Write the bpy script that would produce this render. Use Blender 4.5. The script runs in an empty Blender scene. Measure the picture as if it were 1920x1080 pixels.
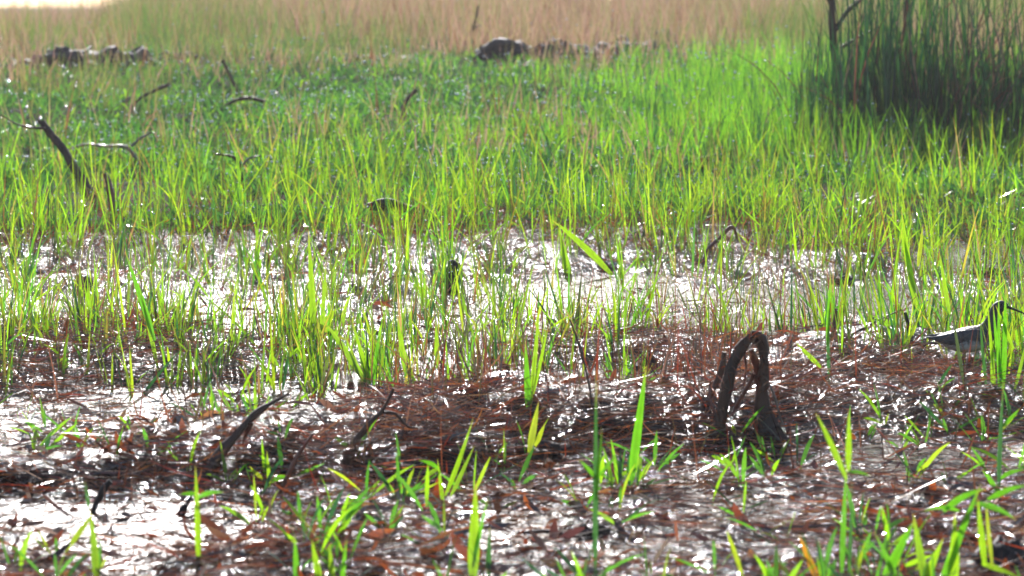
import bpy, math, random
import numpy as np
from mathutils import Vector
R = math.radians
rng = np.random.default_rng(11)
random.seed(5)
S = bpy.context.scene

# ------------------------------------------------------------------ camera, sky, sun, exposure
FPX = 6300.0                       # focal length in pixels of a 1920 wide frame
CAM_H = 0.90
HOR = 14.0                         # picture row of the true horizon
PITCH = math.atan((540 - HOR) / FPX)
cd = bpy.data.cameras.new('camera'); cam = bpy.data.objects.new('camera', cd)
S.collection.objects.link(cam); S.camera = cam
cam.location = (0, 0, CAM_H); cam.rotation_euler = (math.pi / 2 - PITCH, 0, 0)
cd.sensor_width = 36; cd.lens = 36 * FPX / 1920
cd.clip_start = 0.1; cd.clip_end = 5000
cd.dof.use_dof = True; cd.dof.focus_distance = 8.8; cd.dof.aperture_fstop = 9.0

SUN_EL, SUN_AZ = 25.0, -5.0        # azimuth in degrees right of the view direction (+Y)
w = bpy.data.worlds.new('World'); S.world = w; w.use_nodes = True
nt = w.node_tree; nt.nodes.clear()
sky = nt.nodes.new('ShaderNodeTexSky'); sky.sky_type = 'NISHITA'; sky.sun_disc = False
sky.sun_elevation = R(SUN_EL); sky.sun_rotation = R(SUN_AZ)
sky.air_density = 1.0; sky.dust_density = 1.0; sky.ozone_density = 1.5
bg = nt.nodes.new('ShaderNodeBackground'); bg.inputs[1].default_value = 0.09
wo = nt.nodes.new('ShaderNodeOutputWorld')
nt.links.new(sky.outputs[0], bg.inputs[0]); nt.links.new(bg.outputs[0], wo.inputs[0])
sl = bpy.data.lights.new('sun', 'SUN'); sun = bpy.data.objects.new('sun', sl)
S.collection.objects.link(sun); sl.energy = 5.0; sl.angle = R(0.5); sl.color = (1.0, 0.95, 0.93)
sd = Vector((math.sin(R(SUN_AZ)) * math.cos(R(SUN_EL)), math.cos(R(SUN_AZ)) * math.cos(R(SUN_EL)), math.sin(R(SUN_EL))))
sun.rotation_euler = sd.to_track_quat('Z', 'Y').to_euler()
sun.location = sd * 50
S.view_settings.view_transform = 'Standard'; S.view_settings.look = 'None'
S.view_settings.gamma = 1; S.view_settings.exposure = 0.62
S.cycles.use_denoising = True
S.cycles.max_bounces = 6; S.cycles.diffuse_bounces = 3; S.cycles.glossy_bounces = 3
S.cycles.transmission_bounces = 4; S.cycles.transparent_max_bounces = 4; S.cycles.volume_bounces = 0
S.cycles.sample_clamp_indirect = 6; S.cycles.caustics_reflective = False; S.cycles.caustics_refractive = False

# ------------------------------------------------------------------ noise and picture <-> place
def _h(ix, iy, s):
    n = (ix * 374761393 + iy * 668265263 + s * 974634777) & 0xFFFFFFFF
    n = ((n ^ (n >> 13)) * 1274126177) & 0xFFFFFFFF
    return ((n ^ (n >> 16)) & 0xFFFF) / 65535.0
def noise(x, y, s=0):
    x = np.asarray(x, float); y = np.asarray(y, float)
    ix = np.floor(x).astype(np.int64); iy = np.floor(y).astype(np.int64)
    fx = x - ix; fy = y - iy; fx = fx*fx*(3-2*fx); fy = fy*fy*(3-2*fy)
    a = _h(ix, iy, s)*(1-fx) + _h(ix+1, iy, s)*fx
    b = _h(ix, iy+1, s)*(1-fx) + _h(ix+1, iy+1, s)*fx
    return (a*(1-fy) + b*fy)*2 - 1
def fbm(x, y, s=0, o=4):
    v = 0; a = .5
    for k in range(o):
        v = v + a*noise(x*2**k + 17.3*k, y*2**k - 9.1*k, s + k); a *= .5
    return v
def flat_px(x, y):
    """picture coordinates of a spot of level ground (used only to lay out ground cover)"""
    y = np.maximum(y, 1.0)
    return 960 + FPX*x/y, HOR + FPX*CAM_H/y
def ell(px, py, cx, cy, rx, ry, soft=.5):
    r = np.sqrt(((px-cx)/rx)**2 + ((py-cy)/ry)**2)
    return np.clip((1+soft-r)/(2*soft), 0, 1)

POOLS = [(1120, 566, 290, 50, 1), (1500, 585, 330, 62, 1), (450, 592, 150, 52, .9), (170, 765, 250, 50, .85), (560, 745, 260, 34, .8),
         (1790, 468, 260, 44, 1), (270, 490, 130, 26, .8), (1660, 520, 150, 20, .8), (940, 610, 240, 50, .7), (270, 505, 150, 26, .8), (30, 590, 90, 50, .8), (1090, 735, 210, 45, .9),
         (200, 1000, 220, 40, .5), (1650, 860, 300, 36, .55), (1250, 960, 220, 40, .45), (700, 700, 300, 30, .5), (1740, 640, 90, 40, .6),
         (760, 650, 120, 40, .5), (60, 860, 120, 40, .7)]
HEAPS = [(200, 552, 120, 20, .034), (640, 612, 100, 18, .028), (850, 512, 90, 16, .03), (520, 462, 330, 26, .03), (960, 478, 300, 26, .034), (1300, 470, 180, 26, .034), (60, 480, 150, 22, .025), (1250, 440, 500, 22, .02), (820, 510, 120, 16, .026), (640, 545, 90, 16, .02), (1640, 705, 240, 48, .048), (1500, 760, 260, 40, .035), (1370, 800, 190, 45, .05), (1020, 815, 320, 34, .054), (700, 860, 240, 40, .045),
         (440, 870, 230, 40, .045), (210, 685, 330, 40, .03), (60, 700, 150, 40, .02), (1850, 770, 260, 45, .03), (130, 905, 200, 22, .03),
         (1560, 505, 150, 20, .025), (860, 770, 160, 30, .03), (1880, 400, 130, 30, .05), (1180, 660, 200, 26, .02),
         (250, 630, 120, 30, .03)]
def rise(y):
    yy = [-50, 11.2, 12.4, 14, 16, 18, 20, 22.5, 25, 28, 33, 45, 80, 3000]
    zz = [0, 0, .016, .045, .085, .14, .21, .31, .41, .49, .56, .58, .55, .5]
    return np.interp(y, yy, zz)
def H(x, y):
    x = np.asarray(x, float); y = np.asarray(y, float)
    px, py = flat_px(x, y)
    near = np.clip((15.5 - y)/4, 0, 1)
    pool = 0; heap = 0
    wob = 26*fbm(x*5, y*1.5, 40, 3); wob2 = 18*fbm(x*6, y*2, 50, 3)
    for cx, cy, rx, ry, k in POOLS: pool = np.maximum(pool, k*ell(px+wob, py+wob2, cx, cy, rx, ry, .4))
    for cx, cy, rx, ry, k in HEAPS: heap = np.maximum(heap, k*ell(px+wob, py+wob2*.6, cx, cy, rx*1.05, ry*.85, .4))
    pool = pool*np.clip(.85+1.9*fbm(x*5, y*2.6, 33, 3), .12, 1)
    z = rise(y) + .004*near
    rel = 1 - .8*np.clip(pool*1.3, 0, 1)
    z = z + near*rel*(.020*fbm(x*6, y*4, 1, 4) + .022*fbm(x*22, y*14, 7, 3)) + .006*near
    z = z - .007*near*np.clip((py-870)/60, 0, .75)*np.clip(1.3-heap*30, 0, 1)
    z = z - .03*ell(px, py, 1790, 465, 230, 42, .3)*near
    z = z - .026*pool*near + 1.5*heap*near*(1+.5*fbm(x*9, y*7, 31, 3))
    far = 1 - near
    z = z + far*np.clip((y-13)/5, .25, 1)*(.05*fbm(x*1.1, y*.7, 3, 4) + .03*fbm(x*5, y*4, 9, 3))
    return z
def at(px, py, y):
    """the point seen at picture position px, py at ground distance y"""
    a = (540 - py)/FPX; c, s = math.cos(PITCH), math.sin(PITCH)
    dx, dy, dz = (px-960)/FPX, c + a*s, -s + a*c
    return Vector((dx*y/dy, y, CAM_H + dz*y/dy))
def ground_at(px, py):
    y = 3.5
    prev = None
    while y < 200:
        p = at(px, py, y)
        if p.z <= float(H(p.x, p.y)): break
        y *= 1.006
    p = at(px, py, y); p.z = float(H(p.x, p.y)); return p
def proj(x, y, z):
    c, s = math.cos(PITCH), math.sin(PITCH)
    dz = z - CAM_H
    depth = y*c - dz*s; up = y*s + dz*c
    return 960 + FPX*x/depth, 540 - FPX*up/depth

# ------------------------------------------------------------------ materials
def new_mat(name):
    m = bpy.data.materials.new(name); m.use_nodes = True
    t = m.node_tree; t.nodes.clear()
    return m, t, t.nodes.new('ShaderNodeOutputMaterial')
def leaf_mat(name, trans=.55, gloss=.05, rough=.4, tgain=(1.5, 1.55, .8)):
    m, t, o = new_mat(name)
    at_ = t.nodes.new('ShaderNodeAttribute'); at_.attribute_name = 'tint'
    tc = t.nodes.new('ShaderNodeTexCoord'); nz = t.nodes.new('ShaderNodeTexNoise'); nz.inputs['Scale'].default_value = 90
    t.links.new(tc.outputs['Object'], nz.inputs['Vector'])
    mr = t.nodes.new('ShaderNodeMapRange'); mr.inputs[3].default_value = .72; mr.inputs[4].default_value = 1.25
    t.links.new(nz.outputs[0], mr.inputs[0])
    mx = t.nodes.new('ShaderNodeVectorMath'); mx.operation = 'SCALE'
    t.links.new(at_.outputs['Color'], mx.inputs[0]); t.links.new(mr.outputs[0], mx.inputs['Scale'])
    g = t.nodes.new('ShaderNodeVectorMath'); g.operation = 'MULTIPLY'; g.inputs[1].default_value = tgain
    t.links.new(mx.outputs[0], g.inputs[0])
    d = t.nodes.new('ShaderNodeBsdfDiffuse'); tr = t.nodes.new('ShaderNodeBsdfTranslucent'); gl = t.nodes.new('ShaderNodeBsdfGlossy')
    gl.inputs['Roughness'].default_value = rough
    t.links.new(mx.outputs[0], d.inputs[0]); t.links.new(g.outputs[0], tr.inputs[0])
    a = t.nodes.new('ShaderNodeMixShader'); a.inputs[0].default_value = trans
    t.links.new(d.outputs[0], a.inputs[1]); t.links.new(tr.outputs[0], a.inputs[2])
    b = t.nodes.new('ShaderNodeMixShader'); b.inputs[0].default_value = gloss
    t.links.new(a.outputs[0], b.inputs[1]); t.links.new(gl.outputs[0], b.inputs[2]); t.links.new(b.outputs[0], o.inputs[0])
    return m
def solid_mat(name, c1, c2, rough=.5, scale=30, bump=.3, coat=0, stretch=(1, 1, 1), coat_rough=.15):
    m, t, o = new_mat(name)
    p = t.nodes.new('ShaderNodeBsdfPrincipled')
    tc = t.nodes.new('ShaderNodeTexCoord'); mp = t.nodes.new('ShaderNodeMapping'); mp.inputs['Scale'].default_value = stretch
    nz = t.nodes.new('ShaderNodeTexNoise'); nz.inputs['Scale'].default_value = scale; nz.inputs['Detail'].default_value = 6
    t.links.new(tc.outputs['Object'], mp.inputs[0]); t.links.new(mp.outputs[0], nz.inputs['Vector'])
    cr = t.nodes.new('ShaderNodeValToRGB'); cr.color_ramp.elements[0].position = .3; cr.color_ramp.elements[1].position = .7
    cr.color_ramp.elements[0].color = (*c1, 1); cr.color_ramp.elements[1].color = (*c2, 1)
    t.links.new(nz.outputs[0], cr.inputs[0]); t.links.new(cr.outputs[0], p.inputs['Base Color'])
    bp = t.nodes.new('ShaderNodeBump'); bp.inputs['Strength'].default_value = bump; bp.inputs['Distance'].default_value = .004
    t.links.new(nz.outputs[0], bp.inputs['Height']); t.links.new(bp.outputs[0], p.inputs['Normal'])
    p.inputs['Roughness'].default_value = rough
    p.inputs['Coat Weight'].default_value = coat; p.inputs['Coat Roughness'].default_value = coat_rough
    t.links.new(p.outputs[0], o.inputs[0])
    return m
def ground_mat():
    m, t, o = new_mat('wet_mud')
    L = t.links.new; N = t.nodes.new
    p = N('ShaderNodeBsdfPrincipled'); g = N('ShaderNodeNewGeometry')
    sep = N('ShaderNodeSeparateXYZ'); L(g.outputs['Position'], sep.inputs[0])
    mp = N('ShaderNodeMapping'); mp.inputs['Scale'].default_value = (1, .6, 1); L(g.outputs['Position'], mp.inputs[0])
    n1 = N('ShaderNodeTexNoise'); n1.inputs['Scale'].default_value = 22; n1.inputs['Detail'].default_value = 8; L(mp.outputs[0], n1.inputs['Vector'])
    cr = N('ShaderNodeValToRGB'); e = cr.color_ramp.elements
    e[0].position = .3; e[0].color = (.008, .006, .007, 1); e[1].position = .75; e[1].color = (.040, .018, .014, 1)
    L(n1.outputs[0], cr.inputs[0])
    # drier soil with moss farther up the rise
    n2 = N('ShaderNodeTexNoise'); n2.inputs['Scale'].default_value = 2.2; n2.inputs['Detail'].default_value = 7; L(mp.outputs[0], n2.inputs['Vector'])
    c2 = N('ShaderNodeValToRGB'); f = c2.color_ramp.elements
    f[0].position = .38; f[0].color = (.018, .035, .012, 1); f[1].position = .62; f[1].color = (.07, .06, .04, 1)
    L(n2.outputs[0], c2.inputs[0])
    mr = N('ShaderNodeMapRange'); mr.inputs[1].default_value = 11.5; mr.inputs[2].default_value = 14.5; L(sep.outputs['Y'], mr.inputs[0])
    mx = N('ShaderNodeMix'); mx.data_type = 'RGBA'; L(mr.outputs[0], mx.inputs[0]); L(cr.outputs[0], mx.inputs[6]); L(c2.outputs[0], mx.inputs[7])
    L(mx.outputs[2], p.inputs['Base Color'])
    rr = N('ShaderNodeMapRange'); rr.inputs[3].default_value = .15; rr.inputs[4].default_value = .85; rr.inputs[1].default_value = .2; L(mr.outputs[0], rr.inputs[0])
    L(rr.outputs[0], p.inputs['Roughness'])
    n3 = N('ShaderNodeTexNoise'); n3.inputs['Scale'].default_value = 105; n3.inputs['Detail'].default_value = 5; L(mp.outputs[0], n3.inputs['Vector'])
    bp = N('ShaderNodeBump'); bp.inputs['Strength'].default_value = .9; bp.inputs['Distance'].default_value = .012
    L(n3.outputs[0], bp.inputs['Height']); L(bp.outputs[0], p.inputs['Normal'])
    n4 = N('ShaderNodeTexNoise'); n4.inputs['Scale'].default_value = 9; n4.inputs['Detail'].default_value = 7; L(mp.outputs[0], n4.inputs['Vector'])
    sr = N('ShaderNodeMapRange'); sr.inputs[1].default_value = .42; sr.inputs[2].default_value = .62; sr.inputs[3].default_value = .04; sr.inputs[4].default_value = .24
    L(n4.outputs[0], sr.inputs[0])
    far = N('ShaderNodeMapRange'); far.inputs[1].default_value = 10.9; far.inputs[2].default_value = 12.2; far.inputs[3].default_value = 1; far.inputs[4].default_value = .06; L(sep.outputs['Y'], far.inputs[0])
    ml = N('ShaderNodeMath'); ml.operation = 'MULTIPLY'; L(sr.outputs[0], ml.inputs[0]); L(far.outputs[0], ml.inputs[1]); L(ml.outputs[0], p.inputs['Specular IOR Level'])
    L(p.outputs[0], o.inputs[0]); return m
def water_mat():
    m, t, o = new_mat('murky_water')
    L = t.links.new; N = t.nodes.new
    p = N('ShaderNodeBsdfPrincipled'); g = N('ShaderNodeNewGeometry')
    p.inputs['Base Color'].default_value = (.035, .028, .026, 1); p.inputs['Roughness'].default_value = .22; p.inputs['IOR'].default_value = 1.33
    mp = N('ShaderNodeMapping'); mp.inputs['Scale'].default_value = (1, .45, 1); L(g.outputs['Position'], mp.inputs[0])
    n1 = N('ShaderNodeTexNoise'); n1.inputs['Scale'].default_value = 34; n1.inputs['Detail'].default_value = 4; L(mp.outputs[0], n1.inputs['Vector'])
    b1 = N('ShaderNodeBump'); b1.inputs['Strength'].default_value = .7; b1.inputs['Distance'].default_value = .009
    L(n1.outputs[0], b1.inputs['Height'])
    L(b1.outputs[0], p.inputs['Normal']); L(p.outputs[0], o.inputs[0]); return m

M_green = leaf_mat('grass_leaf', .6, .05, .35)
M_dry = leaf_mat('dry_grass', .45, .04, .5, (1.2, 1.1, .9))
M_litter = leaf_mat('wet_litter', .35, .11, .13, (1.5, 1.0, .8))
M_stick = solid_mat('wet_dead_wood', (.026, .015, .012), (.15, .075, .05), .6, 45, 1, .1, (1, 1, .2))
M_pale = solid_mat('bleached_wood', (.12, .09, .075), (.38, .31, .26), .5, 30, .6, .2)
M_red = solid_mat('reddish_stalk', (.10, .025, .02), (.28, .09, .05), .4, 40, .5, .4)
M_clod = solid_mat('clod_mud', (.02, .018, .028), (.06, .045, .05), .75, 14, 1, .0)
M_black = solid_mat('black_mud', (.010, .008, .010), (.035, .024, .022), .7, 40, 1, 0)

# ------------------------------------------------------------------ mesh helpers
def link(name, me, mat, parent=None):
    o = bpy.data.objects.new(name, me); S.collection.objects.link(o)
    if mat: me.materials.append(mat)
    if parent is not None: o.parent = parent
    return o
def tag(o, label=None, cat=None, group=None, kind=None):
    if label: o['label'] = label
    if cat: o['category'] = cat
    if group: o['group'] = group
    if kind: o['kind'] = kind
    return o
def empty(name, loc, label, cat, group=None):
    o = bpy.data.objects.new(name, None); S.collection.objects.link(o); o.location = loc
    o.empty_display_size = .05
    return tag(o, label, cat, group)
def np_mesh(name, V, F, tint=None, smooth=True):
    V = np.asarray(V, np.float32).reshape(-1, 3); F = np.asarray(F, np.int32)
    me = bpy.data.meshes.new(name)
    k = F.shape[1]
    me.vertices.add(len(V)); me.vertices.foreach_set('co', V.ravel())
    me.loops.add(F.size); me.loops.foreach_set('vertex_index', F.ravel())
    me.polygons.add(len(F)); me.polygons.foreach_set('loop_start', np.arange(0, F.size, k, dtype=np.int32))
    if smooth: me.polygons.foreach_set('use_smooth', np.ones(len(F), bool))
    me.update(calc_edges=True)
    if tint is not None:
        a = me.color_attributes.new('tint', 'FLOAT_COLOR', 'POINT')
        c = np.ones((len(V), 4), np.float32); c[:, :3] = tint; a.data.foreach_set('color', c.ravel())
    return me
def blades(base, length, width, az, lean, bend, col, seg=5, tw=None, wide=.35, leafy=False, tipc=None):
    base = np.asarray(base, float); n = len(base); K = seg + 1
    f = lambda a: np.broadcast_to(np.asarray(a, float), (n,))
    length, width, az, lean, bend = map(f, (length, width, az, lean, bend))
    tw = rng.uniform(0, 2*np.pi, n) if tw is None else f(tw)
    t = np.linspace(0, 1, K)
    phi = lean[:, None] + bend[:, None]*t[None]**1.5
    ds = (length/seg)[:, None]
    sx = np.concatenate([np.zeros((n, 1)), np.cumsum(np.sin((phi[:, 1:]+phi[:, :-1])/2)*ds, 1)], 1)
    sz = np.concatenate([np.zeros((n, 1)), np.cumsum(np.cos((phi[:, 1:]+phi[:, :-1])/2)*ds, 1)], 1)
    ca, sa = np.cos(az)[:, None], np.sin(az)[:, None]
    P = np.stack([base[:, 0:1]+sx*ca, base[:, 1:2]+sx*sa, base[:, 2:3]+sz], 2)
    if leafy: prof = np.sin(np.pi*np.clip(t*.93+.05, 0, 1))**.8
    else: prof = np.minimum(1, wide+t*3)*np.maximum(1-t, 0.02)**.65
    side = np.stack([-sa*np.ones_like(phi), ca*np.ones_like(phi), np.zeros_like(phi)], 2)
    nrm = np.stack([np.cos(phi)*ca, np.cos(phi)*sa, -np.sin(phi)], 2)
    tt = (tw[:, None] + .5*t[None]*np.sin(tw*7)[:, None])[..., None]
    wd = side*np.cos(tt) + nrm*np.sin(tt)
    hw = (width[:, None]*prof[None]*.5)[..., None]
    V = np.stack([P-wd*hw, P+wd*hw], 2).reshape(-1, 3)
    i0 = (np.arange(n)*K*2)[:, None] + np.arange(seg)[None]*2
    F = np.stack([i0, i0+1, i0+3, i0+2], 2).reshape(-1, 4)
    col = np.broadcast_to(np.asarray(col, float), (n, 3))
    C = np.repeat(col[:, None, :], K, 1)
    if tipc is not None:
        k = (np.clip(t-.55, 0, 1)/.45)[None, :, None]*tipc[1][:, None, None]
        C = C*(1-k)+np.asarray(tipc[0])[None, None]*k
    C = np.repeat(C[:, :, None, :], 2, 2).reshape(-1, 3)
    return V, F, C
def stuff(name, parts, mat, label=None, cat=None, kind='stuff'):
    Vs, Fs, Cs, off = [], [], [], 0
    for V, F, C in parts:
        Vs.append(V); Fs.append(F+off); Cs.append(C); off += len(V)
    o = link(name, np_mesh(name, np.concatenate(Vs), np.concatenate(Fs), np.concatenate(Cs)), mat)
    return tag(o, label, cat, kind=kind)
def tube_mesh(name, pts, rad, sides=12, rough=.12, flat=1.0, sub=5, seed=0, tear=0.0):
    """a knotty branch through the points"""
    pts = [Vector(p) for p in pts]; r_ = random.Random(seed)
    P, Rr = [], []
    for i in range(len(pts)-1):
        p0 = pts[max(i-1, 0)]; p1 = pts[i]; p2 = pts[i+1]; p3 = pts[min(i+2, len(pts)-1)]
        for k in range(sub):
            t = k/sub
            P.append(.5*((2*p1)+(p2-p0)*t+(2*p0-5*p1+4*p2-p3)*t*t+(3*p1-p0-3*p2+p3)*t**3))
            Rr.append(rad[i]*(1-t)+rad[i+1]*t)
    P.append(pts[-1]); Rr.append(rad[-1])
    V, F = [], []
    up = Vector((0, 1, 0))
    for i, (p, r) in enumerate(zip(P, Rr)):
        d = (P[min(i+1, len(P)-1)]-P[max(i-1, 0)]).normalized()
        a = d.cross(up); a = a.normalized() if a.length > 1e-4 else Vector((1, 0, 0)); b = a.cross(d).normalized()
        kk = 1+r_.uniform(-rough, rough)
        for j in range(sides):
            th = 2*math.pi*j/sides; q = r*kk*(1+r_.uniform(-rough, rough)*.6)
            q *= 1+.45*float(fbm(math.cos(th)*1.6+seed*3.7, math.sin(th)*1.6+i*.5, 300+seed, 3))
            off = a*math.cos(th)*q + b*math.sin(th)*q*flat
            if tear and i == len(P)-1: off += d*r_.uniform(-tear, tear)
            V.append(p+off)
    n = len(P)
    for i in range(n-1):
        for j in range(sides):
            F.append((i*sides+j, i*sides+(j+1) % sides, (i+1)*sides+(j+1) % sides, (i+1)*sides+j))
    me = bpy.data.meshes.new(name)
    F2 = [tuple(range(sides)), tuple(range((n-1)*sides, n*sides))[::-1]]
    me.from_pydata([tuple(v) for v in V], [], F+F2); me.update()
    for p in me.polygons: p.use_smooth = len(p.vertices) == 4
    return me

# ------------------------------------------------------------------ ground and water
def build_ground():
    ys = np.concatenate([[-30, -12, -5, -1, 1.5, 3, 3.8], np.arange(4.4, 14, .022), 14*1.012**np.arange(0, 130), 14*1.012**130*1.12**np.arange(1, 36)])
    tx = np.concatenate([-np.geomspace(12, .34, 14)[:-1], np.linspace(-.34, .34, 421)[1:-1]*.8, np.geomspace(.34, 12, 14)[1:]])
    X = tx[None]*np.maximum(ys, 4)[:, None]; Y = np.broadcast_to(ys[:, None], X.shape)
    Z = H(X, Y)
    V = np.stack([X, Y, Z], 2).reshape(-1, 3); r, c = X.shape
    i = (np.arange(r-1)[:, None]*c + np.arange(c-1)[None]).reshape(-1)
    F = np.stack([i, i+1, i+c+1, i+c], 1)
    tag(link('ground', np_mesh('ground', V, F), ground_mat()), kind='structure')
    V = [(-60, -25, 0), (60, -25, 0), (60, 17.5, 0), (-60, 17.5, 0)]
    tag(link('water', np_mesh('water', V, [(0, 1, 2, 3)], smooth=False), water_mat()), kind='structure')
build_ground()

# ------------------------------------------------------------------ scattering
def scatter(n, y0, y1, spread=.19, power=1.0):
    """random spots in the wedge of ground in front of the camera, weighted to equal picture rows"""
    v0, v1 = 1/y0, 1/y1
    u = rng.uniform(0, 1, n)
    y = 1/(v0+(v1-v0)*u)
    x = rng.uniform(-spread, spread, n)*y
    return x, y
def keep(x, y, fn):
    z = H(x, y); px, py = proj(x, y, z)
    k = rng.uniform(0, 1, len(x)) < fn(px, py, x, y, z)
    return x[k], y[k], z[k], px[k], py[k]
def band(v, a, b, c, d):
    return np.clip((v-a)/(b-a+1e-6), 0, 1)*np.clip((d-v)/(d-c+1e-6), 0, 1)
def clumped(x, y, z, per, rad):
    i = np.repeat(np.arange(len(x)), per)
    n = len(i); a = rng.uniform(0, 2*np.pi, n); r = rad*np.sqrt(rng.uniform(0, 1, n))
    X = x[i]+r*np.cos(a); Y = y[i]+r*np.sin(a)
    return i, X, Y, H(X, Y), a
def mixcol(n, cols, wts, jit=.15):
    cols = np.array(cols); k = rng.choice(len(cols), n, p=np.array(wts)/sum(wts))
    return cols[k]*(1+rng.uniform(-jit, jit, (n, 1)))*(1+rng.uniform(-jit*.4, jit*.4, (n, 3)))

LIME = (.21, .41, .015); LIME2 = (.30, .43, .02); GRN = (.08, .25, .03); DKG = (.022, .085, .035); YEL = (.34, .30, .05)
BRN = (.20, .085, .04); RED = (.27, .055, .02); TAN = (.32, .20, .12); DARK = (.045, .028, .024); PINK = (.42, .26, .235)

# 1 lime grass standing in and round the water, growing denser up the shore
def d_lime(px, py, x, y, z):
    gap = noise(x*1.6+3, y*.9, 60)
    jag = py + 60*noise(x*1.3, y*.5, 61) + 50*noise(x*4, y*1.5, 62)
    d = .52*band(jag, 440, 500, 660, 850)*np.clip(.3+1.6*fbm(x*3.2, y*1.1, 64, 3), 0.03, 1)
    d = np.maximum(d, .95*band(jag, 235, 300, 465, 610)*np.clip((px-200)/500+.2, .2, 1)*np.clip(.6+1.5*fbm(x*2.4, y*.9, 63, 3), .06, 1))
    d = np.maximum(d, .5*band(py, 300, 350, 480, 540)*np.clip((600-px)/300, 0, 1))
    for cx, cy, rx, ry, k in [(640, 650, 130, 100, .5), (990, 640, 70, 90, .4), (1740, 520, 160, 110, .5), (1870, 640, 80, 90, .6), (60, 420, 150, 60, .6),
                              (560, 470, 130, 70, .4), (870, 560, 90, 70, .25), (740, 640, 110, 80, .35), (300, 560, 120, 60, .2), (1010, 480, 200, 50, .4), (1250, 500, 140, 60, .4), (1800, 330, 160, 60, .6)]:
        d = np.maximum(d, k*ell(px, py, cx, cy, rx, ry, .5))
    for cx, cy, rx, ry in [(1130, 560, 220, 40), (1500, 580, 200, 50), (420, 590, 110, 50)]:
        d = d*(1-.75*ell(px, py, cx, cy, rx, ry, .4))
    return d
x, y = scatter(5200, 7.6, 21)
x, y, z, px, py = keep(x, y, d_lime)
per = rng.integers(3, 9, len(x))
i, X, Y, Z, a = clumped(x, y, z, per, .028)
n = len(i); hs = (rng.uniform(.5, 1.35, len(x))*np.interp(py, [250, 330, 450, 560, 720], [.24, .27, .26, .20, .15]))[i]*rng.uniform(.45, 1.15, n)
tip = (YEL, (rng.uniform(0, 1, n) < .15)*rng.uniform(.3, 1, n))
G1 = blades(np.stack([X, Y, np.maximum(Z, -.02)-.005], 1), hs, rng.uniform(.003, .0095, n), a, np.abs(rng.normal(0, .22, n))+.02, rng.exponential(.2, n),
            mixcol(n, [LIME, LIME2, GRN, DKG, YEL, TAN, (.10, .13, .04), BRN], [4.2, 2.8, 1.5, 1.6, .4, .5, 1.0, .5])*rng.uniform(.5, 1.3, (len(x), 1))[i], seg=6, tipc=tip)
m_ = int(n*.22); j = rng.choice(n, m_)     # side leaves leaving the stems at an angle
G1b = blades(np.stack([X[j], Y[j], Z[j]+hs[j]*rng.uniform(.15, .5, m_)], 1), hs[j]*rng.uniform(.3, .6, m_), rng.uniform(.004, .008, m_),
             rng.uniform(0, 6.28, m_), rng.uniform(.4, .9, m_), rng.uniform(0, .6, m_), mixcol(m_, [LIME, LIME2, GRN], [3, 2, 1]), seg=5)
stuff('lime_grass', [G1, G1b], M_green, 'lime green grass blades standing in the shallow water and along the shore', 'grass')
dew_src = [np.stack([X, Y, Z+hs*rng.uniform(.2, 1, n)*.95], 1)]

# 2 low creeping green cover up the rise
def d_low(px, py, x, y, z):
    d = band(py, 120, 175, 400, 470)*np.clip(1.25-px/1900, .55, 1)
    jag = py + 50*noise(x*1.1, y*.5, 71) + 25*noise(x*5, y*1.5, 72)
    d = d*np.clip(.55+1.7*fbm(x*1.5, y*.7, 70, 3), .04, 1)*band(jag, -99, -98, 400, 470)*(1-.8*ell(px, py, 200, 385, 170, 45))*(1-.6*ell(px, py, 600, 380, 130, 40))
    return np.maximum(d, .5*band(py, 60, 90, 200, 300))
x, y = scatter(52000, 12.6, 34)
x, y, z, px, py = keep(x, y, d_low)
per = rng.integers(3, 6, len(x)); i, X, Y, Z, a = clumped(x, y, z, per, .05)
n = len(i); hs = rng.uniform(.035, .12, n)
G2 = blades(np.stack([X, Y, Z], 1), hs, rng.uniform(.006, .015, n), a, rng.uniform(.1, 1.2, n), rng.uniform(0, .9, n),
            mixcol(n, [(.06,.17,.045), (.022,.08,.035), (.09, .24, .04), LIME, (.10,.09,.045)], [4, 3, 3, .8, .7])*(1+.45*fbm(X*1.4, Y*.7, 77, 3))[:, None], seg=3, leafy=True)
stuff('creeping_grass', [G2], M_green, 'low dense green ground cover spreading up the rise', 'ground cover')
dew_src.append(np.stack([X, Y, Z+.07], 1)[rng.choice(n, n//3)])

# 3 tall bright grass on the right of the rise
def d_tall(px, py, x, y, z):
    d = band(py, 110, 160, 270, 330)*band(px, 1000, 1330, 2100, 2300)*np.where(px > 1560, band(py, 215, 240, 320, 370), 1)
    return np.maximum(d, .25*band(py, 100, 150, 260, 310)*band(px, 600, 1000, 2100, 2200))
x, y = scatter(7500, 15.5, 28)
x, y, z, px, py = keep(x, y, d_tall)
per = rng.integers(4, 9, len(x)); i, X, Y, Z, a = clumped(x, y, z, per, .05)
n = len(i); hs = rng.uniform(.16, .38, n)*np.clip((px[i]-700)/700, .45, 1)
G3 = blades(np.stack([X, Y, Z-.01], 1), hs, rng.uniform(.005, .011, n), a, rng.uniform(0, .25, n), rng.exponential(.3, n),
            mixcol(n, [(.14, .34, .025), LIME, GRN, DKG], [3, 2.4, 2, 2.3])*(1+.5*fbm(X*2, Y*1, 79, 3))[:, None], seg=5)
stuff('tall_green_grass', [G3], M_green, 'tall fresh green grass growing thickly on the right of the rise', 'grass')
dew_src.append(np.stack([X, Y, Z+hs*.9], 1)[rng.choice(n, n//4)])

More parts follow.
